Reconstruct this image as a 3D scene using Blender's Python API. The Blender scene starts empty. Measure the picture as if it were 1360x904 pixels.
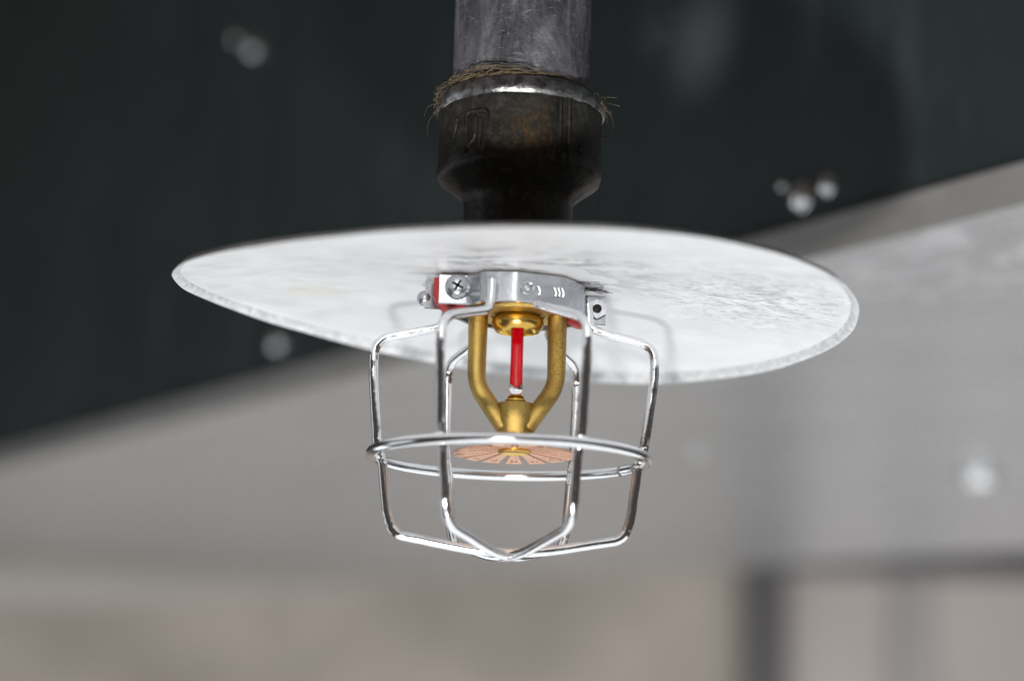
import bpy, bmesh, math, random
from mathutils import Vector, Matrix
random.seed(7)
S = bpy.context.scene
COL = S.collection
MM = 0.001
R_ = math.radians

# ------------------------------------------------------------------ camera
cam_d = bpy.data.cameras.new("camera")
cam = bpy.data.objects.new("camera", cam_d)
COL.objects.link(cam)
PITCH, ROLL, DIST = R_(11.8), R_(1.5), 0.48
cam.location = (0, -DIST * math.cos(PITCH), -DIST * math.sin(PITCH))
cam.matrix_world = (Matrix.Translation(cam.location) @ Matrix.Rotation(R_(90) + PITCH, 4, 'X') @ Matrix.Rotation(ROLL, 4, 'Z'))
cam_d.sensor_width = 36.0
cam_d.lens = 2595 / 1360 * 36.0
cam_d.clip_start = 0.01
cam_d.clip_end = 60
cam_d.dof.use_dof = True
cam_d.dof.focus_distance = 0.484
cam_d.dof.aperture_fstop = 5.8
S.camera = cam

# ------------------------------------------------------------------ light
w = bpy.data.worlds.new("World"); S.world = w; w.use_nodes = True
w.node_tree.nodes["Background"].inputs[0].default_value = (1.0, 0.86, 0.78, 1)
w.node_tree.nodes["Background"].inputs[1].default_value = 0.06

def lamp(name, kind, loc, target, energy, color=(1, 1, 1), **kw):
    d = bpy.data.lights.new(name, kind)
    o = bpy.data.objects.new(name, d); COL.objects.link(o)
    o.location = loc
    v = Vector(target) - Vector(loc)
    o.rotation_euler = v.to_track_quat('-Z', 'Y').to_euler()
    d.energy = energy; d.color = color
    for k, val in kw.items(): setattr(d, k, val)
    return o
lamp("flash_lamp", 'POINT', (-0.05, -0.48, -0.235), (0, 0, 0), 10.0, (1, 0.98, 0.96), shadow_soft_size=0.014)
lamp("floor_bounce", 'AREA', (0.55, 0.35, -1.0), (0.55, 0.35, 2.0), 36, (0.93, 0.97, 1.0), shape='RECTANGLE', size=2.6, size_y=3.7)
lamp("far_wall_fill", 'AREA', (0.8, 2.9, -0.9), (0.8, 4.6, 0.25), 58, (1, 0.97, 0.95), shape='RECTANGLE', size=6.0, size_y=0.8)  # unseen lamp added to brighten the far wall
lamp("side_fill", 'AREA', (-1.3, 0.15, -0.10), (0.05, 0.15, 0.1), 1.2, (0.88, 0.95, 1.0), shape='RECTANGLE', size=0.7, size_y=0.7)  # added fill for the dark duct side, no real window there
lamp("left_fill", 'AREA', (-1.0, 0.85, -0.42), (-0.32, 0.75, 0.1), 1.7, (0.88, 0.95, 1.0), shape='RECTANGLE', size=0.5, size_y=0.6)  # added soft lamp lifting the left end of duct side and strip

S.view_settings.view_transform = 'Standard'
S.view_settings.look = 'None'
S.view_settings.exposure = 0
S.view_settings.gamma = 1
S.render.engine = 'CYCLES'
S.cycles.max_bounces = 12
S.cycles.transmission_bounces = 12
S.cycles.use_denoising = True

# ------------------------------------------------------------------ materials
def mat(name, color=(0.8, 0.8, 0.8), rough=0.5, metal=0.0, **kw):
    m = bpy.data.materials.new(name); m.use_nodes = True
    b = m.node_tree.nodes["Principled BSDF"]
    b.inputs["Base Color"].default_value = (*color, 1)
    b.inputs["Roughness"].default_value = rough
    b.inputs["Metallic"].default_value = metal
    for k, v in kw.items():
        b.inputs[k.replace("_", " ")].default_value = v
    return m
class NT:
    def __init__(s, m):
        s.t = m.node_tree; s.b = s.t.nodes["Principled BSDF"]
        s.co = s.t.nodes.new("ShaderNodeTexCoord").outputs["Object"]
    def map(s, scale=(1, 1, 1), loc=(0, 0, 0), rot=(0, 0, 0)):
        n = s.t.nodes.new("ShaderNodeMapping")
        n.inputs["Scale"].default_value = scale; n.inputs["Location"].default_value = loc; n.inputs["Rotation"].default_value = rot
        s.t.links.new(s.co, n.inputs["Vector"]); return n.outputs[0]
    def noise(s, scale, detail=4, rough=0.6, vec=None, dist=0.0):
        n = s.t.nodes.new("ShaderNodeTexNoise")
        n.inputs["Scale"].default_value = scale; n.inputs["Detail"].default_value = detail
        n.inputs["Roughness"].default_value = rough; n.inputs["Distortion"].default_value = dist
        s.t.links.new(vec or s.co, n.inputs["Vector"]); return n.outputs["Fac"]
    def voro(s, scale, vec=None):
        n = s.t.nodes.new("ShaderNodeTexVoronoi"); n.inputs["Scale"].default_value = scale
        s.t.links.new(vec or s.co, n.inputs["Vector"]); return n.outputs["Color"]
    def ramp(s, fac, stops, interp='LINEAR'):
        n = s.t.nodes.new("ShaderNodeValToRGB"); n.color_ramp.interpolation = interp
        e = n.color_ramp.elements
        while len(e) < len(stops): e.new(0.5)
        for el, (p, c) in zip(e, stops):
            el.position = p; el.color = (*c, 1) if isinstance(c, tuple) else (c, c, c, 1)
        s.t.links.new(fac, n.inputs[0]); return n.outputs[0]
    def mix(s, fac, a, b, mode='MIX'):
        n = s.t.nodes.new("ShaderNodeMix"); n.data_type = 'RGBA'; n.blend_type = mode
        for sock, v in ((n.inputs[0], fac), (n.inputs[6], a), (n.inputs[7], b)):
            if isinstance(v, (int, float)): sock.default_value = v
            elif isinstance(v, tuple): sock.default_value = (*v, 1)
            else: s.t.links.new(v, sock)
        return n.outputs[2]
    def math(s, op, a, b=0.0):
        n = s.t.nodes.new("ShaderNodeMath"); n.operation = op; n.use_clamp = True
        for sock, v in ((n.inputs[0], a), (n.inputs[1], b)):
            if isinstance(v, (int, float)): sock.default_value = v
            else: s.t.links.new(v, sock)
        return n.outputs[0]
    def blob(s, center, radius, soft=1.0):
        """soft round mask of a stain at a place on the object"""
        n = s.t.nodes.new("ShaderNodeVectorMath"); n.operation = 'DISTANCE'
        s.t.links.new(s.co, n.inputs[0]); n.inputs[1].default_value = center
        m = s.t.nodes.new("ShaderNodeMapRange")
        m.inputs["From Min"].default_value = radius; m.inputs["From Max"].default_value = radius * (1 - soft)
        m.interpolation_type = 'SMOOTHSTEP'
        s.t.links.new(n.outputs["Value"], m.inputs["Value"]); return m.outputs[0]
    def set(s, name, out): s.t.links.new(out, s.b.inputs[name])
    def bump(s, h, strength=0.3, dist=0.001):
        n = s.t.nodes.new("ShaderNodeBump"); n.inputs["Strength"].default_value = strength; n.inputs["Distance"].default_value = dist
        s.t.links.new(h, n.inputs["Height"]); s.t.links.new(n.outputs[0], s.b.inputs["Normal"])

M = {}
# chrome wire: slightly pitted plating
m = M['chrome'] = mat('chrome_plating', (0.83, 0.83, 0.84), 0.09, 1.0); t = NT(m)
t.set("Roughness", t.ramp(t.noise(900, 3), [(0.35, 0.05), (0.7, 0.16)]))
t.bump(t.noise(700, 5, 0.7), 0.16, 0.0003)
# clamp plate: duller zinc
m = M['zinc'] = mat('zinc_plate', (0.62, 0.63, 0.65), 0.28, 0.85); t = NT(m)
t.set("Base Color", t.ramp(t.noise(350, 5, 0.65), [(0.3, (0.36, 0.37, 0.39)), (0.65, (0.46, 0.47, 0.50))]))
t.set("Roughness", t.ramp(t.noise(600, 4), [(0.3, 0.14), (0.7, 0.28)]))
t.bump(t.noise(420, 5, 0.6), 0.16, 0.0005)
# sand-cast brass
m = M['brass'] = mat('cast_brass', (0.46, 0.31, 0.09), 0.42, 1.0); t = NT(m)
g = t.noise(3200, 3, 0.7)
t.set("Base Color", t.mix(t.ramp(g, [(0.42, 0.0), (0.62, 1.0)]), (0.30, 0.19, 0.045), (0.62, 0.44, 0.15)))
t.set("Roughness", t.ramp(t.noise(500, 3), [(0.3, 0.30), (0.7, 0.47)]))
bn = t.t.nodes.new("ShaderNodeBump"); bn.inputs["Distance"].default_value = 0.0003
t.t.links.new(g, bn.inputs["Height"])
arm = t.blob((0.0100, 0, -0.006), 0.016, 0.6)
t.t.links.new(t.math('ADD', t.math('MULTIPLY', arm, 0.5), 0.5), bn.inputs["Strength"])
t.t.links.new(bn.outputs[0], t.b.inputs["Normal"])
gm = t.math('ADD', t.math('MULTIPLY', arm, 0.7), 0.3)
cc = t.mix(t.math('MULTIPLY', t.ramp(g, [(0.42, 1.0), (0.62, 0.0)]), gm), (0.58, 0.40, 0.12), (0.26, 0.16, 0.035))
cc = t.mix(t.math('MULTIPLY', t.ramp(t.noise(160, 4, 0.6), [(0.48, 0.0), (0.66, 1.0)]), 0.55), cc, (0.30, 0.18, 0.05))
t.set("Base Color", cc)
m = M['brass_turned'] = mat('turned_brass', (0.66, 0.42, 0.10), 0.26, 1.0); t = NT(m)
t.bump(t.noise(1200, 3), 0.12, 0.0002)
# copper deflector
m = M['copper'] = mat('copper_plate', (0.80, 0.50, 0.36), 0.45, 0.6); t = NT(m)
t.set("Base Color", t.ramp(t.noise(1400, 4, 0.7), [(0.3, (0.50, 0.26, 0.16)), (0.62, (0.84, 0.53, 0.38))]))
t.bump(t.noise(1600, 3), 0.3, 0.0002)
M['copper_dark'] = mat('stamped_copper', (0.30, 0.14, 0.07), 0.6, 0.6)
M['red_liquid'] = mat('red_bulb_liquid', (0.80, 0.0, 0.014), 0.4, Specular_IOR_Level=0.0)
M['glass'] = mat('bulb_glass', (1, 1, 1), 0.0, 0.0, Transmission_Weight=1.0, IOR=1.47)
m = M['red_plastic'] = mat('red_plastic', (0.26, 0.003, 0.006), 0.4); t = NT(m)
t.bump(t.noise(700, 3), 0.15, 0.0003)
# galvanised sheet of the round shield: pale, worn, smeared
m = M['shield'] = mat('pale_galvanised_sheet', (0.72, 0.73, 0.74), 0.42, 0.25); t = NT(m)
base = t.ramp(t.noise(38, 6, 0.6, dist=0.6), [(0.30, (0.69, 0.70, 0.71)), (0.65, (0.79, 0.80, 0.81))])
sm = t.noise(70, 7, 0.72, t.map((0.7, 1.5, 1), rot=(0, 0, 0.3)), 1.2)
dark = t.ramp(sm, [(0.50, 0.0), (0.60, 1.0)])
near_clamp = t.blob((0.004, -0.022, -0.001), 0.05)
worn = t.blob((0.056, -0.010, -0.006), 0.042)
f1 = t.math('MULTIPLY', dark, near_clamp)
base = t.mix(t.math('MULTIPLY', f1, 0.85), base, (0.20, 0.20, 0.21))
fine = t.ramp(t.noise(330, 6, 0.75, t.map((0.55, 1.6, 1), rot=(0, 0, -0.25)), 1.5), [(0.50, 0.0), (0.56, 1.0)])
base = t.mix(t.math('MULTIPLY', t.math('MULTIPLY', fine, worn), 0.75), base, (0.22, 0.22, 0.24))
allover = t.ramp(t.noise(150, 6, 0.7, t.map((0.6, 1.4, 1)), 1.0), [(0.60, 0.0), (0.70, 1.0)])
rgt = t.blob((0.05, -0.005, -0.004), 0.075)
base = t.mix(t.math('MULTIPLY', t.math('MULTIPLY', allover, rgt), 0.4), base, (0.35, 0.35, 0.36))
pale = t.ramp(t.noise(95, 6, 0.7, None, 1.0), [(0.56, 0.0), (0.64, 1.0)])
base = t.mix(t.math('MULTIPLY', t.math('MULTIPLY', pale, rgt), 0.7), base, (0.88, 0.88, 0.89))
yel = t.blob((-0.052, 0.02, 0.002), 0.012)
base = t.mix(t.math('MULTIPLY', yel, 0.35), base, (0.70, 0.66, 0.48))
t.set("Base Color", base)
t.set("Roughness", t.ramp(t.noise(120, 5), [(0.3, 0.34), (0.7, 0.55)]))
t.bump(t.noise(160, 6, 0.65), 0.10, 0.0005)
m = M['shield_lip'] = mat('zinc_spangle_lip', (0.6, 0.61, 0.62), 0.5, 0.1); t = NT(m)
t.set("Base Color", t.ramp(t.noise(420, 4, 0.7), [(0.36, (0.50, 0.51, 0.52)), (0.5, (0.60, 0.61, 0.62)), (0.64, (0.74, 0.75, 0.76))]))
t.bump(t.noise(500, 4), 0.18, 0.0003)
# galvanised pipe
m = M['pipe'] = mat('galvanised_pipe', (0.3, 0.3, 0.33), 0.45, 0.55); t = NT(m)
streak = t.noise(130, 7, 0.68, t.map((1, 1, 0.28)), 0.7)
c = t.ramp(streak, [(0.34, (0.08, 0.08, 0.09)), (0.48, (0.19, 0.19, 0.21)), (0.62, (0.34, 0.34, 0.365))])
scr = t.ramp(t.noise(420, 5, 0.8, t.map((0.35, 0.35, 1), rot=(0.5, 0.9, 0.3)), 1.5), [(0.59, 0.0), (0.63, 1.0)])
c = t.mix(t.math('MULTIPLY', scr, 0.7), c, (0.62, 0.62, 0.64))
patch = t.ramp(t.noise(60, 5, 0.6, None, 0.8), [(0.52, 0.0), (0.56, 1.0)])
c = t.mix(t.math('MULTIPLY', patch, 0.35), c, (0.12, 0.12, 0.13))
t.set("Base Color", c); t.set("Roughness", t.ramp(streak, [(0.3, 0.32), (0.7, 0.6)]))
t.bump(t.noise(300, 6, 0.7), 0.7, 0.0008)
# black malleable iron with rust
m = M['iron'] = mat('black_cast_iron', (0.03, 0.03, 0.03), 0.45, 0.4); t = NT(m)
c = t.ramp(t.noise(160, 6, 0.65), [(0.3, (0.022, 0.022, 0.020)), (0.7, (0.062, 0.060, 0.053))])
rz = t.math('MULTIPLY', t.ramp(t.noise(190, 6, 0.7, t.map((1, 1, 0.4)), 0.8), [(0.44, 0.0), (0.58, 1.0)]), t.blob((0.0042, -0.0200, 0.010), 0.014))
rz = t.math('MULTIPLY', rz, t.ramp(t.noise(700, 5, 0.7, t.map((1, 1, 0.5)), 1.0), [(0.45, 0.05), (0.62, 0.75)]))
c = t.mix(rz, c, (0.20, 0.10, 0.018))
dust = t.math('MULTIPLY', t.ramp(t.noise(500, 6, 0.75), [(0.5, 0.0), (0.62, 1.0)]), 0.35)
c = t.mix(dust, c, (0.16, 0.155, 0.14))
t.set("Base Color", c)
t.set("Roughness", t.ramp(t.noise(220, 5), [(0.3, 0.24), (0.7, 0.5)]))
t.bump(t.noise(420, 6, 0.7), 0.5, 0.0006)
m = M['iron_worn'] = mat('bare_worn_iron', (0.42, 0.42, 0.43), 0.30, 0.9); t = NT(m)
t.set("Base Color", t.ramp(t.noise(260, 6, 0.7), [(0.36, (0.10, 0.10, 0.10)), (0.5, (0.34, 0.34, 0.35)), (0.66, (0.62, 0.62, 0.63))]))
t.bump(t.noise(420, 5, 0.7), 0.5, 0.0006)
m = M['hemp'] = mat('hemp_fibre', (0.30, 0.22, 0.12), 0.8); t = NT(m)
t.set("Base Color", t.ramp(t.noise(300, 3), [(0.3, (0.12, 0.085, 0.05)), (0.7, (0.26, 0.20, 0.12))]))
M['hair'] = mat('dark_fibre', (0.05, 0.045, 0.04), 0.8)
# duct
m = M['duct_dark'] = mat('dark_reflection_sheet', (0.03, 0.034, 0.036), 0.5, 0.0); t = NT(m)  # galvanised side; the dark surroundings it mirrors are put into its colour
c = t.ramp(t.noise(9, 5, 0.6), [(0.3, (0.023, 0.035, 0.036)), (0.7, (0.040, 0.053, 0.057))])
sc1 = t.math('MULTIPLY', t.blob((0.174, 0, 0.090), 0.034), 0.22)
c = t.mix(sc1, c, (0.7, 0.72, 0.75))
sc2 = t.math('MULTIPLY', t.math('MULTIPLY', t.blob((0.207, 0, 0.104), 0.022), t.ramp(t.noise(260, 5, 0.7), [(0.5, 0.0), (0.6, 1.0)])), 0.35)
c = t.mix(sc2, c, (0.7, 0.72, 0.75))
st = t.math('MULTIPLY', t.ramp(t.noise(30, 4, 0.6, t.map((1, 1, 0.2))), [(0.55, 0.0), (0.7, 1.0)]), 0.05)
c = t.mix(st, c, (0.5, 0.53, 0.55))
t.set("Base Color", c)
m = M['duct_galv'] = mat('galvanised_duct_sheet', (0.40, 0.405, 0.415), 0.36, 0.6); t = NT(m)
c = t.ramp(t.noise(12, 5, 0.6), [(0.3, (0.47, 0.48, 0.49)), (0.7, (0.55, 0.56, 0.575))])
wz = t.math('MULTIPLY', t.ramp(t.noise(42, 6, 0.7, t.map((0.8, 1.2, 1)), 0.8), [(0.50, 0.0), (0.60, 1.0)]), t.blob((0.065, 0.035, -0.013), 0.12))
c = t.mix(t.math('MULTIPLY', wz, 0.75), c, (0.88, 0.9, 0.93))
t.set("Base Color", c)
t.set("Roughness", t.ramp(t.noise(60, 4), [(0.3, 0.24), (0.7, 0.32)]))
m = M['strip'] = mat('grey_sealing_strip', (0.36, 0.35, 0.34), 0.6, 0.1); t = NT(m)
t.set("Base Color", t.ramp(t.noise(40, 4), [(0.3, (0.31, 0.30, 0.29)), (0.7, (0.40, 0.39, 0.38))]))
m = M['wall'] = mat('warm_plaster', (0.34, 0.30, 0.27), 0.9); t = NT(m)
t.set("Base Color", t.ramp(t.noise(1.6, 3), [(0.3, (0.31, 0.285, 0.255)), (0.7, (0.52, 0.48, 0.44))]))
m = M['screw'] = mat('zinc_screw', (0.96, 0.97, 0.98), 0.19, 1.0)
M['frame_dark'] = mat('dark_window_frame', (0.10, 0.10, 0.105), 0.5)
M['frame_grey'] = mat('grey_mullion', (0.38, 0.37, 0.38), 0.5)
m = M['pane'] = mat('pale_window_pane', (0.5, 0.47, 0.46), 0.3); t = NT(m)
t.set("Base Color", t.ramp(t.noise(2.0, 2), [(0.3, (0.46, 0.43, 0.42)), (0.7, (0.56, 0.53, 0.52))]))

# ------------------------------------------------------------------ mesh helpers (millimetres in, metres out)
def link(name, bm, m, parent=None, smooth=True, scale=MM, sharp=None):
    bmesh.ops.remove_doubles(bm, verts=bm.verts, dist=1e-7 / scale if scale != 1 else 1e-7)
    bmesh.ops.recalc_face_normals(bm, faces=bm.faces)
    if scale != 1: bmesh.ops.scale(bm, vec=(scale,) * 3, verts=bm.verts)
    me = bpy.data.meshes.new(name); bm.to_mesh(me); bm.free()
    o = bpy.data.objects.new(name, me); COL.objects.link(o)
    for mm_ in (m if isinstance(m, list) else [m]): me.materials.append(mm_)
    if smooth:
        me.shade_smooth()
        me.set_sharp_from_angle(angle=R_(sharp or 40))
    if parent: o.parent = parent
    return o
def thing(name, label, cat, loc=(0, 0, 0), group=None):
    o = bpy.data.objects.new(name, None); COL.objects.link(o)
    o.empty_display_size = 0.01
    o.location = loc; o['label'] = label; o['category'] = cat
    if group: o['group'] = group
    return o
def lathe(bm, prof, n=96, c=(0, 0), closed=False, wob=None):
    rings = []
    for r, z in prof:
        ring = []
        for i in range(n):
            a = 2 * math.pi * i / n
            rr = r + (wob(a, z) if wob else 0)
            ring.append(bm.verts.new((c[0] + rr * math.cos(a), c[1] + rr * math.sin(a), z)))
        rings.append(ring)
    pairs = list(zip(rings, rings[1:])) + ([(rings[-1], rings[0])] if closed else [])
    for a, b in pairs:
        for i in range(n):
            j = (i + 1) % n
            bm.faces.new((a[i], a[j], b[j], b[i]))
    if not closed:
        for ring in (rings[0], rings[-1]):
            bm.faces.new(ring)
    return bm
def rounded(pts, rad, seg=6):
    """polyline with its corners rounded off"""
    pts = [Vector(p) for p in pts]
    rads = rad if isinstance(rad, list) else [rad] * len(pts)
    out = [pts[0]]
    for i in range(1, len(pts) - 1):
        p, a, b = pts[i], pts[i - 1], pts[i + 1]
        d1, d2 = (a - p), (b - p)
        k = min(rads[i], d1.length * 0.49, d2.length * 0.49)
        A, B = p + d1.normalized() * k, p + d2.normalized() * k
        for j in range(seg + 1):
            s = j / seg
            out.append(A * (1 - s) ** 2 + p * 2 * s * (1 - s) + B * s * s)
    out.append(pts[-1]); return out
def subdiv(pts, step):
    out = [pts[0]]
    for a, b in zip(pts, pts[1:]):
        n = max(1, int((b - a).length / step))
        for i in range(1, n + 1): out.append(a.lerp(b, i / n))
    return out
def sweep(bm, pts, sec, up=None, caps=True, closed=False, scale_fn=None):
    """sweep a 2D section (list of (x, y)) along points with parallel transport"""
    pts = [Vector(p) for p in pts]
    n = len(pts); T = []
    for i in range(n):
        a = pts[i - 1] if (i or closed) else pts[0]
        b = pts[(i + 1) % n] if (i < n - 1 or closed) else pts[-1]
        T.append((b - a).normalized())
    u = Vector(up) if up else (Vector((0, 0, 1)) if abs(T[0].z) < 0.9 else Vector((1, 0, 0)))
    rings = []
    for i in range(n):
        u = (u - T[i] * u.dot(T[i])).normalized(); v = T[i].cross(u)
        k = scale_fn(i / max(1, n - 1)) if scale_fn else 1
        rings.append([bm.verts.new(pts[i] + (u * x + v * y) * k) for x, y in sec])
    m_ = len(sec)
    for a, b in list(zip(rings, rings[1:])) + ([(rings[-1], rings[0])] if closed else []):
        for i in range(m_):
            j = (i + 1) % m_
            bm.faces.new((a[i], a[j], b[j], b[i]))
    if caps and not closed:
        bm.faces.new(rings[0]); bm.faces.new(rings[-1])
    return bm
def circ(r, n=16): return [(r * math.cos(2 * math.pi * i / n), r * math.sin(2 * math.pi * i / n)) for i in range(n)]
def superell(a, b, p=3.0, n=24):
    out = []
    for i in range(n):
        t_ = 2 * math.pi * i / n; c_, s_ = math.cos(t_), math.sin(t_)
        out.append((a * math.copysign(abs(c_) ** (2 / p), c_), b * math.copysign(abs(s_) ** (2 / p), s_)))
    return out
def box(bm, lo, hi, bevel=0.0, seg=2):
    r = bmesh.ops.create_cube(bm, size=1)
    vs = r['verts']
    for v in vs:
        v.co = Vector([lo[i] + (hi[i] - lo[i]) * (v.co[i] + 0.5) for i in range(3)])
    if bevel:
        es = list({e for v in vs for e in v.link_edges})
        bmesh.ops.bevel(bm, geom=es, offset=bevel, segments=seg, affect='EDGES', profile=0.6)
    return bm
def prism(bm, poly, axis, lo, hi, bevel=0.0):
    """extrude a 2D polygon along an axis ('y' or 'z') between lo and hi"""
    f = (lambda x, y, h: (x, h, y)) if axis == 'y' else (lambda x, y, h: (x, y, h))
    A = [bm.verts.new(f(x, y, lo)) for x, y in poly]; B = [bm.verts.new(f(x, y, hi)) for x, y in poly]
    n = len(poly); fs = [bm.faces.new(A), bm.faces.new(B)]
    for i in range(n):
        j = (i + 1) % n; bm.faces.new((A[i], A[j], B[j], B[i]))
    if bevel:
        es = list({e for f_ in fs for e in f_.edges})
        bmesh.ops.bevel(bm, geom=es, offset=bevel, segments=2, affect='EDGES', profile=0.6)
    return bm

# ------------------------------------------------------------------ background: air duct, wall, window
E_ = Vector((-0.52124, 0.85294, 0.02843)).normalized()
N_ = Vector((0.85328, 0.52145, 0.0)); N_ = (N_ - E_ * N_.dot(E_)).normalized()
H_ = N_.cross(E_)
if H_.z < 0: H_ = -H_
DM = Matrix((( E_.x, N_.x, H_.x, 0.1626), (E_.y, N_.y, H_.y, 0.1303), (E_.z, N_.z, H_.z, 0.0885), (0, 0, 0, 1)))
duct = thing('air_duct', 'big sheet-metal duct with dark side and pale grey underside behind the pipe', 'air duct')
duct.matrix_world = DM
S0, S1, TW, HH = -0.64, 5.4, 0.954, 0.70
SH = 0.0135                                                 # strip height
bm = bmesh.new(); box(bm, (S0, 0, 0.0005), (S1, 0.0015, HH)); link('side_panel', bm, M['duct_dark'], duct, False, 1)
bm = bmesh.new(); box(bm, (S0, -0.0005, -SH), (S1, TW, -SH + 0.0015)); link('bottom_panel', bm, M['duct_galv'], duct, False, 1)
bm = bmesh.new(); box(bm, (S0, TW - 0.0015, -SH + 0.0017), (S1, TW, HH)); link('back_panel', bm, M['duct_galv'], duct, False, 1)
bm = bmesh.new(); box(bm, (S0, -0.0005, HH + 0.0002), (S1, TW + 0.0005, HH + 0.0018)); link('top_panel', bm, M['duct_galv'], duct, False, 1)
bm = bmesh.new()                                            # sealing strip along the lower edge
box(bm, (S0, -0.003, -SH), (S1, -0.0006, 0.0004))
link('edge_strip', bm, M['strip'], duct, False, 1)
def screw_mesh():
    bm = bmesh.new()
    lathe(bm, [(5.2, 0), (5.2, 0.6), (4.4, 0.9), (4.2, 0.9)], 24)
    lathe(bm, [(4.2, 0.7), (4.2, 1.7), (3.9, 2.4), (3.2, 3.1), (2.2, 3.6), (1.1, 3.9), (0.2, 3.95)], 24)
    return bm
scr0 = link('screw', screw_mesh(), M['screw'], duct, True, MM, 30)
Q_side = Matrix.Rotation(R_(90), 4, 'X')                    # screw axis towards -N (out of the side face)
Q_bot = Matrix.Rotation(R_(180), 4, 'X')
spots = [(0.1096, 0, 0.0118, 's', 1.15), (0.628, 0, 0.209, 's', 1.35), (0.565, 0, 0.0185, 's', 1.35), (0.504, 0.482, -SH, 'b', 2.7), (0.568, 0.298, -SH, 'b', 0.7),
         (1.15, 0, 0.014, 's', 1.3), (1.66, 0, 0.014, 's', 1.3), (0.0955, 0, 0.0135, 's', 0.85), (0.657, 0, 0.2235, 's', 0.85), (0.1212, 0, 0.0186, 's', 0.4)]
for i, (s, t_, h, k, sc) in enumerate(spots):
    o = scr0 if i == 0 else scr0.copy()
    if i: COL.objects.link(o); o.parent = duct
    o.matrix_local = Matrix.Translation((s, t_, h)) @ Matrix.Rotation(0.3 * i, 4, 'Y' if k == 's' else 'Z') @ (Q_side if k == 's' else Q_bot) @ Matrix.Scale(sc, 4)

bm = bmesh.new(); box(bm, (-6, 4.6, -1.3), (0.608, 4.75, 2.2)); box(bm, (0.6085, 4.66, 0.53), (6, 4.76, 2.2))
o = link('wall', bm, M['wall'], None, False, 1)
o['label'] = 'blurred beige plaster wall beside the dark-framed window far behind'; o['category'] = 'wall'
win = thing('window', 'blurred pale window with a dark frame far behind the duct', 'window', (1.6, 4.55, -1.3))
def wbox(name, lo, hi, m):
    bm = bmesh.new(); box(bm, [lo[i] - win.location[i] for i in range(3)], [hi[i] - win.location[i] for i in range(3)], 0.004, 1)
    return link(name, bm, m, win, False, 1)
wbox('jamb', (0.61, 4.52, -1.3), (0.72, 4.62, 0.52), M['frame_dark'])
wbox('head', (0.722, 4.52, 0.37), (3.4, 4.62, 0.52), M['frame_dark'])
wbox('mullion', (1.00, 4.55, -1.3), (1.09, 4.60, 0.368), M['frame_grey'])
wbox('pane', (0.722, 4.58, -1.3), (0.998, 4.59, 0.368), M['pane'])
wbox('pane', (1.092, 4.58, -1.3), (3.4, 4.59, 0.368), M['pane'])

# ------------------------------------------------------------------ pipe and reducing coupling
PX = 0.7
pipe = bmesh.new()
lathe(pipe, [(17.3, 56 + i * 4) for i in range(50)], 96, (PX, 0), wob=lambda a, z: 0.06 * math.sin(3 * a + z * 0.05) + 0.04 * math.sin(7 * a - z * 0.11))
o = link('steel_pipe', pipe, M['pipe'], None, True)
o['label'] = 'scratched grey galvanised steel pipe coming down from above'; o['category'] = 'pipe'

coup = thing('reducing_coupling', 'black iron reducing coupling with bright worn rim between pipe and disc', 'pipe fitting', (PX * MM, 0, 0.036))
def crel(bm):
    bmesh.ops.translate(bm, vec=(-PX, 0, -36), verts=bm.verts); return bm
rng = random.Random(3)
bm = bmesh.new()
prof = [(12.6, 14.2), (13.3, 15), (13.4, 22), (13.5, 33.0), (13.8, 34.9), (14.8, 36.0), (17.4, 38.1), (19.7, 39.9), (20.4, 40.7), (20.6, 41.6), (20.5, 44), (20.4, 50), (20.5, 55.5), (20.7, 56.9), (20.4, 57.5), (17.4, 57.6)]
lathe(bm, prof, 120, (PX, 0), wob=lambda a, z: 0.10 * math.sin(5 * a + z * 0.3) + 0.07 * math.sin(11 * a - z * 0.5) + 0.05 * math.sin(17 * a + z))
link('body', crel(bm), M['iron'], coup, True, MM, 60)
bm = bmesh.new()
lathe(bm, [(17.4, 57.65), (20.6, 56.8), (21.15, 57.4), (21.3, 58.8), (21.1, 60.2), (20.4, 61.3), (19.2, 61.9), (17.4, 61.9)], 120, (PX, 0), wob=lambda a, z: 0.10 * math.sin(5 * a) + 0.07 * math.sin(13 * a + z), closed=True)
link('rim', crel(bm), M['iron_worn'], coup, True, MM, 60)
def on_coupling(pts, r=20.55):
    return [Vector((r * math.cos(R_(a)), r * math.sin(R_(a)), z - 36)) for a, z in pts]
def raised(name, strokes, wdt=0.5):
    bm = bmesh.new()
    for st_ in strokes:
        n = []
        for (a0, z0), (a1, z1) in zip(st_, st_[1:]):
            for k in range(4): n.append((a0 + (a1 - a0) * k / 4, z0 + (z1 - z0) * k / 4))
        n.append(st_[-1])
        sweep(bm, on_coupling(n), circ(wdt, 6))
    return link(name, bm, M['iron'], coup, True, MM, 60)
raised('cast_mark', [[(-139, 52.1), (-144, 45.9)], [(-129.8, 42.8), (-129.6, 52.4), (-127, 53.0), (-115, 52.8), (-112.8, 51.8), (-115.7, 41.9)], [(-121.6, 51.8), (-122.4, 46), (-128.5, 44.4)], [(-117.5, 50.8), (-119.3, 43.4)]], 0.6)
raised('cast_rib', [[(-62.2, 56.5), (-62.2, 40.9)], [(-55.2, 56.9), (-55.0, 41.2)]], 0.6)
raised('cast_dot', [[(-60, 43.0), (-57, 43.2)], [(-44, 45.6), (-45.5, 44.4), (-42.5, 43.8)]], 0.4)
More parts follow.
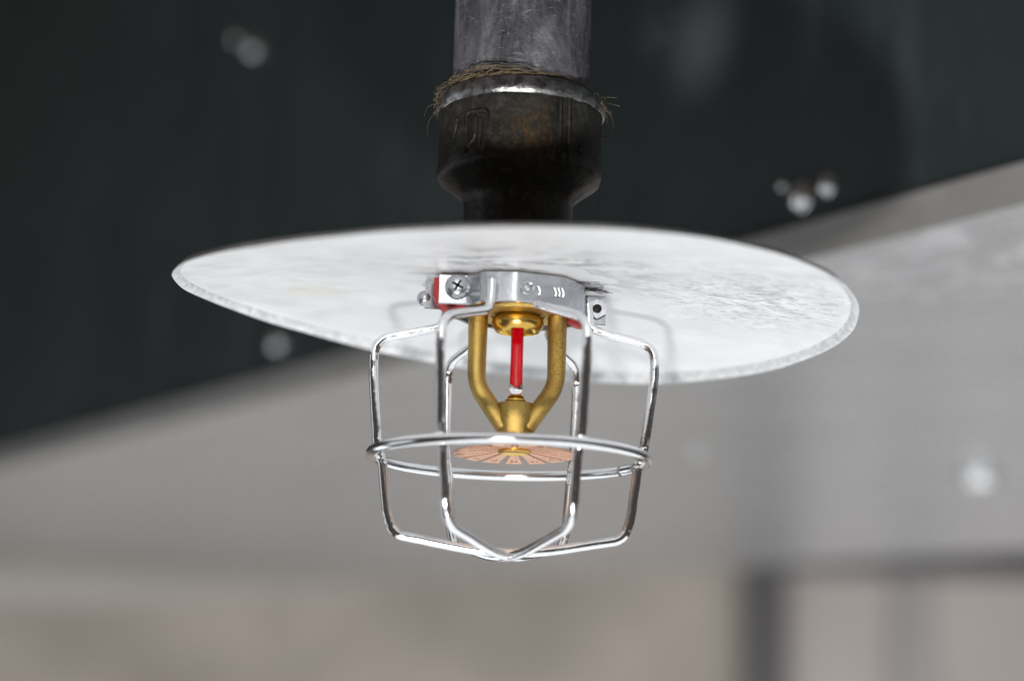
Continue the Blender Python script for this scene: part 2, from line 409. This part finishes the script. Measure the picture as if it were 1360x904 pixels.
# hemp wound into the threaded joint
def strand(bm, a0, span, r0, z0, amp, rad, n=18):
    ph = [rng.uniform(0, 6.28) for _ in range(4)]
    pts = []
    for i in range(n):
        s = i / (n - 1); a = a0 + span * s
        r = r0 + amp * (0.5 * math.sin(5 * s + ph[0]) + 0.4 * math.sin(13 * s + ph[1]))
        z = z0 + amp * (0.5 * math.sin(6 * s + ph[2]) + 0.35 * math.sin(15 * s + ph[3]))
        r = max(r, 17.6)
        pts.append(Vector((r * math.cos(a), r * math.sin(a), z - 36)))
    sweep(bm, pts, circ(rad, 4))
bm = bmesh.new()
for i in range(50):
    strand(bm, rng.uniform(0, 6.28), rng.uniform(0.4, 1.6), rng.uniform(17.7, 18.9), rng.uniform(61.9, 62.9), rng.uniform(0.2, 0.7), rng.uniform(0.05, 0.14))
for i in range(34):     # thick tuft, left front
    strand(bm, R_(rng.uniform(186, 240)), rng.uniform(0.3, 0.9), rng.uniform(18.2, 20.9), rng.uniform(61.9, 64.0), rng.uniform(0.4, 0.9), rng.uniform(0.06, 0.16))
for i in range(16):
    strand(bm, R_(rng.uniform(172, 196)), rng.uniform(0.15, 0.35), rng.uniform(20.6, 21.8), rng.uniform(57.0, 62.5), rng.uniform(0.4, 0.9), rng.uniform(0.05, 0.11))
for i in range(7):
    strand(bm, R_(rng.uniform(-32, 0)), rng.uniform(0.15, 0.4), rng.uniform(20.5, 22.2), rng.uniform(55.0, 60.8), rng.uniform(0.5, 1.2), rng.uniform(0.04, 0.09))
o = link('hemp_fibre', bm, M['hemp'], coup, True); o['kind'] = 'stuff'
bm = bmesh.new()        # loose single hairs
def hair(bm, pts, rad=0.06):
    sweep(bm, [Vector(p) - Vector((PX, 0, 36)) for p in rounded(pts, 3, 5)], circ(rad, 5))
hair(bm, [(21, -2, 60), (23.5, -2, 58), (24.2, -2, 54.5), (22.5, -2, 52), (21.3, -2, 52.4)], 0.11)
hair(bm, [(18, -3, 60.6), (22, -4, 60.4), (25.5, -4, 59.6)], 0.07)
hair(bm, [(18, -3, 61.6), (21, -6, 61.2), (24.5, -7, 60.8)], 0.05)
hair(bm, [(20.6, -1, 40), (21.3, -1, 36), (19.5, -1, 30.5), (18.3, -1, 29)], 0.05)
hair(bm, [(-20, -2, 58), (-22.3, -3, 55), (-22.6, -3, 52), (-21.8, -3, 49.5)], 0.05)
hair(bm, [(-20, -2, 60), (-22.9, -3, 58.5), (-23.4, -3, 56)], 0.05)
o = link('loose_hair', bm, M['hemp'], coup, True); o['kind'] = 'stuff'

# ------------------------------------------------------------------ round shield (a dished, warped sheet-metal disc)
RD = 83.6
def disc_z(r, a):
    p = r / RD
    return (14.6 + (8.36 - 14.6) * p ** 2.0 + p * (-3.25 * math.cos(a) + 1.75 * math.sin(a)) + p * p * 0.6
            + p * p * (1.01 * math.cos(2 * a) - 2.8 * math.sin(2 * a)) + p ** 3 * (-0.17 * math.cos(3 * a) + 0.21 * math.sin(3 * a)))
shield = thing('round_shield', 'wide pale warped sheet-metal disc above the sprinkler head', 'disc shield', (0.5 * MM, 0, 0.0146))
NA = 200
bm = bmesh.new()
rs = [9.0] + [9 + (81.6 - 9) * i / 26 for i in range(1, 27)]
def ring_at(bm, r, dz):
    return [bm.verts.new((r * math.cos(2 * math.pi * i / NA), r * math.sin(2 * math.pi * i / NA), disc_z(r, 2 * math.pi * i / NA) + dz - 14.6)) for i in range(NA)]
lo = [ring_at(bm, r, 0) for r in rs]; hi = [ring_at(bm, r, 0.9) for r in rs]
seq = lo + hi[::-1]
for a, b in list(zip(seq, seq[1:])) + [(seq[-1], seq[0])]:
    for i in range(NA):
        j = (i + 1) % NA; bm.faces.new((a[i], a[j], b[j], b[i]))
link('plate', bm, M['shield'], shield, True, MM, 60)
bm = bmesh.new()
prof = [(81.95, 0.35), (82.25, 0.30), (82.5, -0.75), (83.1, -1.7), (83.6, -2.3), (83.95, -2.2), (83.9, -1.6), (83.4, -0.6), (82.9, 0.5), (82.4, 0.95), (82.0, 0.9)]
prof = [(a - 0.3, b) for a, b in prof]
rings = [[bm.verts.new(((r + 0.12 * math.sin(9 * t_) + 0.08 * math.sin(23 * t_ + 1)) * math.cos(t_), (r + 0.12 * math.sin(9 * t_) + 0.08 * math.sin(23 * t_ + 1)) * math.sin(t_), disc_z(RD, t_) * 0 + disc_z(81.2, t_) + (disc_z(83.6, t_) - disc_z(81.2, t_)) * (r - 81.2) / 2.4 + (dz * (1 + 0.05 * math.sin(13 * t_)) * (0.54 + 0.50 * math.sin(t_) if dz < 0 else 1)) - 14.6))
          for t_ in [2 * math.pi * i / NA for i in range(NA)]] for r, dz in prof]
for a, b in list(zip(rings, rings[1:])) + [(rings[-1], rings[0])]:
    for i in range(NA):
        j = (i + 1) % NA; bm.faces.new((a[i], a[j], b[j], b[i]))
link('lip', bm, M['shield_lip'], shield, True, MM, 60)
# dark fibres lying against the disc by the clamp
bm = bmesh.new()
for i in range(16):
    x, y = rng.uniform(12, 17), rng.uniform(-9, 2)
    p = [(x, y, 0), (x + rng.uniform(2, 4), y + rng.uniform(-1.5, 1.5), 0), (x + rng.uniform(5, 8), y + rng.uniform(-3, 3), 0)]
    p = [Vector((a, b, disc_z(math.hypot(a, b), math.atan2(b, a)) - 14.6 - 0.15 - rng.uniform(0, 0.5))) for a, b, _ in p]
    sweep(bm, rounded(p, 2, 5), circ(rng.uniform(0.04, 0.09), 4))
o = link('stray_fibre', bm, M['hair'], shield, True); o['kind'] = 'stuff'

# ------------------------------------------------------------------ sprinkler head
SX = 1.3
spr = thing('fire_sprinkler', 'brass fire sprinkler head with red glass bulb inside the wire cage', 'sprinkler', (SX * MM, 0, 0))
bm = bmesh.new()        # threaded body that carries the frame arms
lathe(bm, [(8.6, 14.8), (8.8, 13), (11.8, 12.6), (12.1, 12), (12.1, 6.6), (11.6, 6.0), (6.6, 5.9), (6.4, 6.4)], 72)
link('body', bm, M['brass'], spr, True, MM, 35)
bm = bmesh.new()
sec = superell(2.3, 2.9, 2.15, 24)
for sx in (-1, 1):
    x0 = 9.75
    path = rounded([(sx * x0, 0, 6.5), (sx * x0, 0, -11.2), (sx * 2.6, 0, -21.6)], [0, 3.4, 0], 10)
    path = subdiv(path, 1.2)
    sweep(bm, path, sec, up=(1, 0, 0), scale_fn=lambda s: 1.06 - 0.10 * min(1, s * 2) + 0.06 * max(0, s - 0.5))
lathe(bm, [(2.6, -15.5), (4.2, -15.7), (4.6, -16.3), (4.6, -19.2), (4.5, -20.4), (4.15, -21.2), (3.9, -24.2), (3.6, -24.6), (3.4, -26.4), (2.5, -26.4)], 48)
link('frame', bm, M['brass'], spr, True, MM, 40)
bm = bmesh.new()        # bulb seat screw with a thread groove
lathe(bm, [(1.5, -13.6), (2.0, -13.8), (2.15, -14.1), (1.9, -14.35), (2.1, -14.55), (2.55, -14.8), (2.6, -15.1), (2.35, -15.3), (2.6, -15.5), (2.4, -15.8)], 40)
link('seat_screw', bm, M['brass_turned'], spr, True, MM, 50)
bm = bmesh.new()        # button cup that the bulb pushes against
lathe(bm, [(5.2, 6.2), (5.9, 5.9), (6.35, 5.0), (6.45, 4.2), (6.1, 3.1), (5.5, 2.3), (5.3, 2.1), (5.0, 2.2), (4.6, 3.0), (3.6, 4.3), (2.0, 4.6), (1.5, 4.6)], 64)
link('button', bm, M['brass_turned'], spr, True, MM, 50)
bulb = link('bulb', lathe(bmesh.new(), [(1.4, 4.55), (1.57, 4.2), (1.57, -8.5), (1.58, -10.3), (1.66, -11.6), (1.66, -12.4), (1.45, -13.2), (0.9, -13.7), (0.3, -13.8)], 40), M['glass'], spr, True, MM, 50)
link('liquid', lathe(bmesh.new(), [(1.3, 4.3), (1.5, 4.0), (1.5, -8.2), (1.38, -9.8), (0.9, -10.9), (0.45, -11.6), (0.12, -11.8)], 40), M['red_liquid'], bulb, True, MM, 50)
# toothed deflector
NT_ = 15
poly = []
r_in, r_out, slot = 5.6, 14.9, 0.84
for k in range(NT_):
    a = 2 * math.pi * k / NT_ - math.pi / 2 + 2 * math.pi / NT_ * 0   # slot between teeth; a tooth faces the back
    hw_in, hw_out = slot / r_in, slot / r_out
    poly += [(r_out * math.cos(a - hw_out * 1.1), r_out * math.sin(a - hw_out * 1.1)), (r_in * math.cos(a - hw_in * 0.8), r_in * math.sin(a - hw_in * 0.8)),
             ((r_in - 0.5) * math.cos(a), (r_in - 0.5) * math.sin(a)),
             (r_in * math.cos(a + hw_in * 0.8), r_in * math.sin(a + hw_in * 0.8)), (r_out * math.cos(a + hw_out * 1.1), r_out * math.sin(a + hw_out * 1.1))]
bm = bmesh.new()
A = [bm.verts.new((x, y, -27.75)) for x, y in poly]; B = [bm.verts.new((x, y, -27.25)) for x, y in poly]
n = len(poly)
cA = [bm.verts.new((3.0 * math.cos(math.atan2(y, x)), 3.0 * math.sin(math.atan2(y, x)), -27.75)) for x, y in poly]
cB = [bm.verts.new((3.0 * math.cos(math.atan2(y, x)), 3.0 * math.sin(math.atan2(y, x)), -27.25)) for x, y in poly]
for i in range(n):
    j = (i + 1) % n
    bm.faces.new((A[i], A[j], B[j], B[i])); bm.faces.new((A[i], A[j], cA[j], cA[i])); bm.faces.new((B[i], B[j], cB[j], cB[i])); bm.faces.new((cA[i], cA[j], cB[j], cB[i]))
droop = lambda v: 0.65 - 0.135 * max(0.0, math.hypot(v.x, v.y) - 5.0)   # teeth bent slightly down
for v in bm.verts: v.co.z += droop(v.co)
defl = link('deflector', bm, M['copper'], spr, False, MM)
bm = bmesh.new()        # stamped marks on the teeth, worn past reading
for k in (6, 7, 8, 9, 5):
    a = 2 * math.pi * (k + 0.5) / NT_ - math.pi / 2
    ux, uy = Vector((math.cos(a), math.sin(a), 0)), Vector((-math.sin(a), math.cos(a), 0))
    for g in (-0.55, 0.55):
        p = [ux * 12.6 + uy * (g - 0.3), ux * 12.9 + uy * (g + 0.35), ux * 12.1 + uy * (g - 0.25), ux * 11.5 + uy * (g + 0.3), ux * 11.2 + uy * (g - 0.3)]
        sweep(bm, [q + Vector((0, 0, -27.78)) for q in p[:3 + (k + int(g > 0)) % 3]], circ(0.12, 5))
for v in bm.verts: v.co.z += droop(v.co)
link('stamped_mark', bm, M['copper_dark'], defl, False, MM)
bm = bmesh.new()
lathe(bm, [(3.2, -26.4), (4.0, -26.6), (4.05, -27.7), (3.8, -27.95), (3.4, -27.8), (2.6, -27.5), (0.4, -27.5)], 48)
link('hub_nut', bm, M['brass_turned'], spr, True, MM, 40)

# ------------------------------------------------------------------ chrome wire guard with its clamp
guard = thing('wire_guard', 'chrome wire cage clamped around the sprinkler head', 'sprinkler guard', (0.3 * MM, 0, -0.0287))
GX, GZ = 0.3, -28.7
def grel(pts): return [Vector(p) - Vector((GX, 0, GZ)) for p in pts]
def gl(name, bm, m, parent=guard, sharp=40):
    bmesh.ops.translate(bm, vec=(-GX, 0, -GZ), verts=bm.verts)
    return link(name, bm, m, parent, True, MM, sharp)
WR = 1.15
rg = random.Random(11)
def loop_wire(phi, start, end, jit):
    """one bent wire: clamp - shoulder - leg - across the bottom - leg - shoulder - clamp"""
    u = Vector((math.cos(R_(phi)), math.sin(R_(phi)), 0))
    def leg(s, st, j):
        c = Vector((0.3, 0, 0)); d = u * s
        r = lambda rad, z: c + d * rad + Vector((0, 0, z))
        return [Vector(st[0]), Vector(st[1]), r(34.0 + j, -0.6), r(33.9 + j, -9.5), r(32.4, -26.2), r(31.6, -28.9), r(30.9, -31.2), r(29.4, -43.6), r(27.4 + j * 0.3, -48.3)]
    A = leg(1, start, jit[0]); B = leg(-1, end, jit[1])
    bot = Vector((0.4, 0, -53.3 + jit[2]))
    pts = A + [bot] + B[::-1]
    rads = [0, 2.6, 5.0, 20, 1.2, 1.5, 1.2, 20, 4.5] + [12] + [4.5, 20, 1.2, 1.5, 1.2, 20, 5.0, 2.6, 0]
    path = subdiv(rounded(pts, rads, 8), 2.0)
    path = [p + Vector((rg.gauss(0, 0.03), rg.gauss(0, 0.03), rg.gauss(0, 0.02))) for p in path]
    bm = bmesh.new(); sweep(bm, path, circ(WR, 16))
    return gl('wire', bm, M['chrome'], guard, 60)
loop_wire(0, [(18.6, 0, 9.5), (19.0, 0, 3.2)], [(-16.6, 0, 9.5), (-17.0, 0, 3.0)], (0.9, 0.1, 0.15))
loop_wire(240, [(-5.0, -17.6, 11.0), (-5.4, -18.0, 3.6)], [(9.0, 15.8, 10), (9.4, 16.4, 3.6)], (-0.6, -0.4, -0.9))
loop_wire(300, [(5.6, -16.8, 5.6), (7.6, -18.6, 4.6)], [(-7.6, 15.8, 10), (-8.2, 16.4, 3.6)], (0.2, -0.4, -1.0))
# hoop, with the gap where its ends meet
bm = bmesh.new()
a0, a1 = R_(33.5), R_(31.2 + 360)
pts = [Vector((0.1 + 33.6 * math.cos(a0 + (a1 - a0) * i / 140), 33.6 * math.sin(a0 + (a1 - a0) * i / 140), -29.2 + 0.35 * math.sin(a0 + (a1 - a0) * i / 140))) for i in range(141)]
sweep(bm, pts, circ(1.28, 16)); gl('ring', bm, M['chrome'], guard, 60)
# weld beads where wires cross the hoop
for k in range(6):
    bm = bmesh.new(); a = R_(60 * k)
    bmesh.ops.create_icosphere(bm, subdivisions=3, radius=1.0, matrix=Matrix.Translation((0.2 + 32.7 * math.cos(a), 32.7 * math.sin(a), -28.6)) @ Matrix.Rotation(a, 4, 'Z') @ Matrix.Diagonal((1.35, 1.25, 1.1, 1)))
    gl('weld_bead', bm, M['chrome'], guard, 60)
# clamp: two folded straps around the body
def strap(name, pts, z0, z1, tilt=0.0, th=1.25):
    bm = bmesh.new()
    p = rounded([(x, y, 0) for x, y in pts], 1.3, 5)
    n_ = len(p); L = []
    for i in range(n_):
        a = p[max(0, i - 1)]; b = p[min(n_ - 1, i + 1)]
        tt = (b - a).normalized(); L.append(Vector((tt.y, -tt.x, 0)))
    cols = []
    for i in range(n_):
        dz = tilt * p[i].x
        c0, c1 = p[i], p[i] - L[i] * th
        cols.append([bm.verts.new((c.x, c.y, z + dz)) for c, z in ((c0, z0 + 0.25), (c0, z1 - 0.25), (c0 - L[i] * 0.25, z1), (c1, z1), (c1, z0), (c0 - L[i] * 0.25, z0))])
    for a, b in zip(cols, cols[1:]):
        for i in range(6):
            j = (i + 1) % 6; bm.faces.new((a[i], a[j], b[j], b[i]))
    bm.faces.new(cols[0]); bm.faces.new(cols[-1])
    return gl(name, bm, M['zinc'], guard, 35)
front = strap('clamp_strap', [(-17.9, -10.6), (-10.4, -11.0), (-9.0, -12.6), (-7.4, -15.6), (0.9, -17.0), (12.2, -13.6), (15.4, -9.0), (17.6, -5.2), (17.9, -1.0)], 6.1, 13.4, -0.02)
back = strap('clamp_strap', [(23.0, 4.6), (17.6, 4.3), (15.6, 8.4), (9.0, 15.0), (-2, 16.6), (-11.0, 13.0), (-15.8, 4.0), (-17.0, -2.8), (-21.6, -3.4)], 6.0, 13.2, -0.03)
# cross-head screw through the front ear
bm = bmesh.new()
def along_y(bm, prof, cx, cz, y0, n_=32):
    rings = [[bm.verts.new((cx + r * math.cos(2 * math.pi * i / n_), y0 - h, cz + r * math.sin(2 * math.pi * i / n_))) for i in range(n_)] for r, h in prof]
    for a, b in zip(rings, rings[1:]):
        for i in range(n_):
            j = (i + 1) % n_; bm.faces.new((a[i], a[j], b[j], b[i]))
    bm.faces.new(rings[0]); bm.faces.new(rings[-1]); return bm
along_y(bm, [(3.1, 0), (3.1, 0.5), (2.9, 1.1), (2.3, 1.6), (1.2, 1.9), (0.2, 1.95)], -13.4, 10.6, -10.7)
scr = gl('clamp_screw', bm, M['zinc'])
bm = bmesh.new()
for rot in (0.5, 0.5 + math.pi / 2):
    b2 = bmesh.ops.create_cube(bm, size=1, matrix=Matrix.Translation((-13.4, -12.55, 10.6)) @ Matrix.Rotation(rot, 4, 'Y') @ Matrix.Diagonal((2.9, 0.5, 0.6, 1)))
M['recess'] = mat('recess_shade', (0.02, 0.02, 0.02), 0.6, 0.3)  # near-black colour standing in for shade inside the slot and nut hole
gl('cross_slot', bm, M['recess'], scr)
bm = bmesh.new(); along_y(bm, [(1.9, 0), (1.9, 0.6), (1.4, 1.3), (0.5, 1.7)], -21.6, 9.2, -3.2); gl('screw_end', bm, M['zinc'])
# nut on the right ear
bm = bmesh.new()
bmesh.ops.create_cone(bm, cap_ends=True, segments=6, radius1=2.5, radius2=2.5, depth=1.8, matrix=Matrix.Translation((20.9, 2.9, 9.0)) @ Matrix.Rotation(R_(90), 4, 'X'))
nut = gl('clamp_nut', bm, M['zinc'], guard, 25)
bm = bmesh.new(); along_y(bm, [(1.1, 0), (1.1, 0.3), (0.8, 0.6), (0.2, 0.7)], 20.9, 9.0, 2.1); gl('nut_hole_shade', bm, M['recess'], nut)  # dark dome standing in for the shaded hole of the nut
# stamped ring mark on the front strap
bm = bmesh.new()
c = Vector((3.3, -16.75, 9.4)); tx = Vector((0.957, 0.288, 0))
sweep(bm, [c + tx * (1.5 * math.cos(2 * math.pi * i / 24)) + Vector((0, 0, 1.5 * math.sin(2 * math.pi * i / 24))) for i in range(24)], circ(0.2, 6), closed=True)
sweep(bm, [c + tx * -0.5 + Vector((0, 0, 0.5)), c + tx * 0.5 + Vector((0, 0, -0.4))], circ(0.2, 6))
for dx in (2.9, 6.8, 7.7, 8.6, -4.6):
    k = Vector((3.3 + dx, -16.75 + (dx * 0.301 if dx > -2.4 else 1.3), 9.4 + (0.9 if dx < 0 else -0.3)))
    sweep(bm, [k + Vector((-0.3, -0.08, 1.0)), k + Vector((0.2, 0, -0.2)), k + Vector((0.0, 0, -1.2))], circ(0.24, 6))
gl('stamped_mark', bm, M['chrome'], front, 60)
# red packing pieces between the ears
bm = bmesh.new()
prism(bm, [(-19.3, 13.4), (-19.4, 9.0), (-18.6, 7.0), (-17.0, 5.4), (-15.6, 4.7), (-11.6, 6.1), (-11.0, 8.0), (-11.0, 14.0)], 'y', -8.4, -5.2, 0.3)
gl('packing', bm, M['red_plastic'], guard, 35)
bm = bmesh.new()
prism(bm, [(12.9, 12.0), (12.9, 6.4), (14.2, 4.9), (15.8, 4.1), (17.2, 4.0), (17.9, 4.6), (18.0, 12.0)], 'y', 2.4, 3.9, 0.3)
gl('packing', bm, M['red_plastic'], guard, 35)
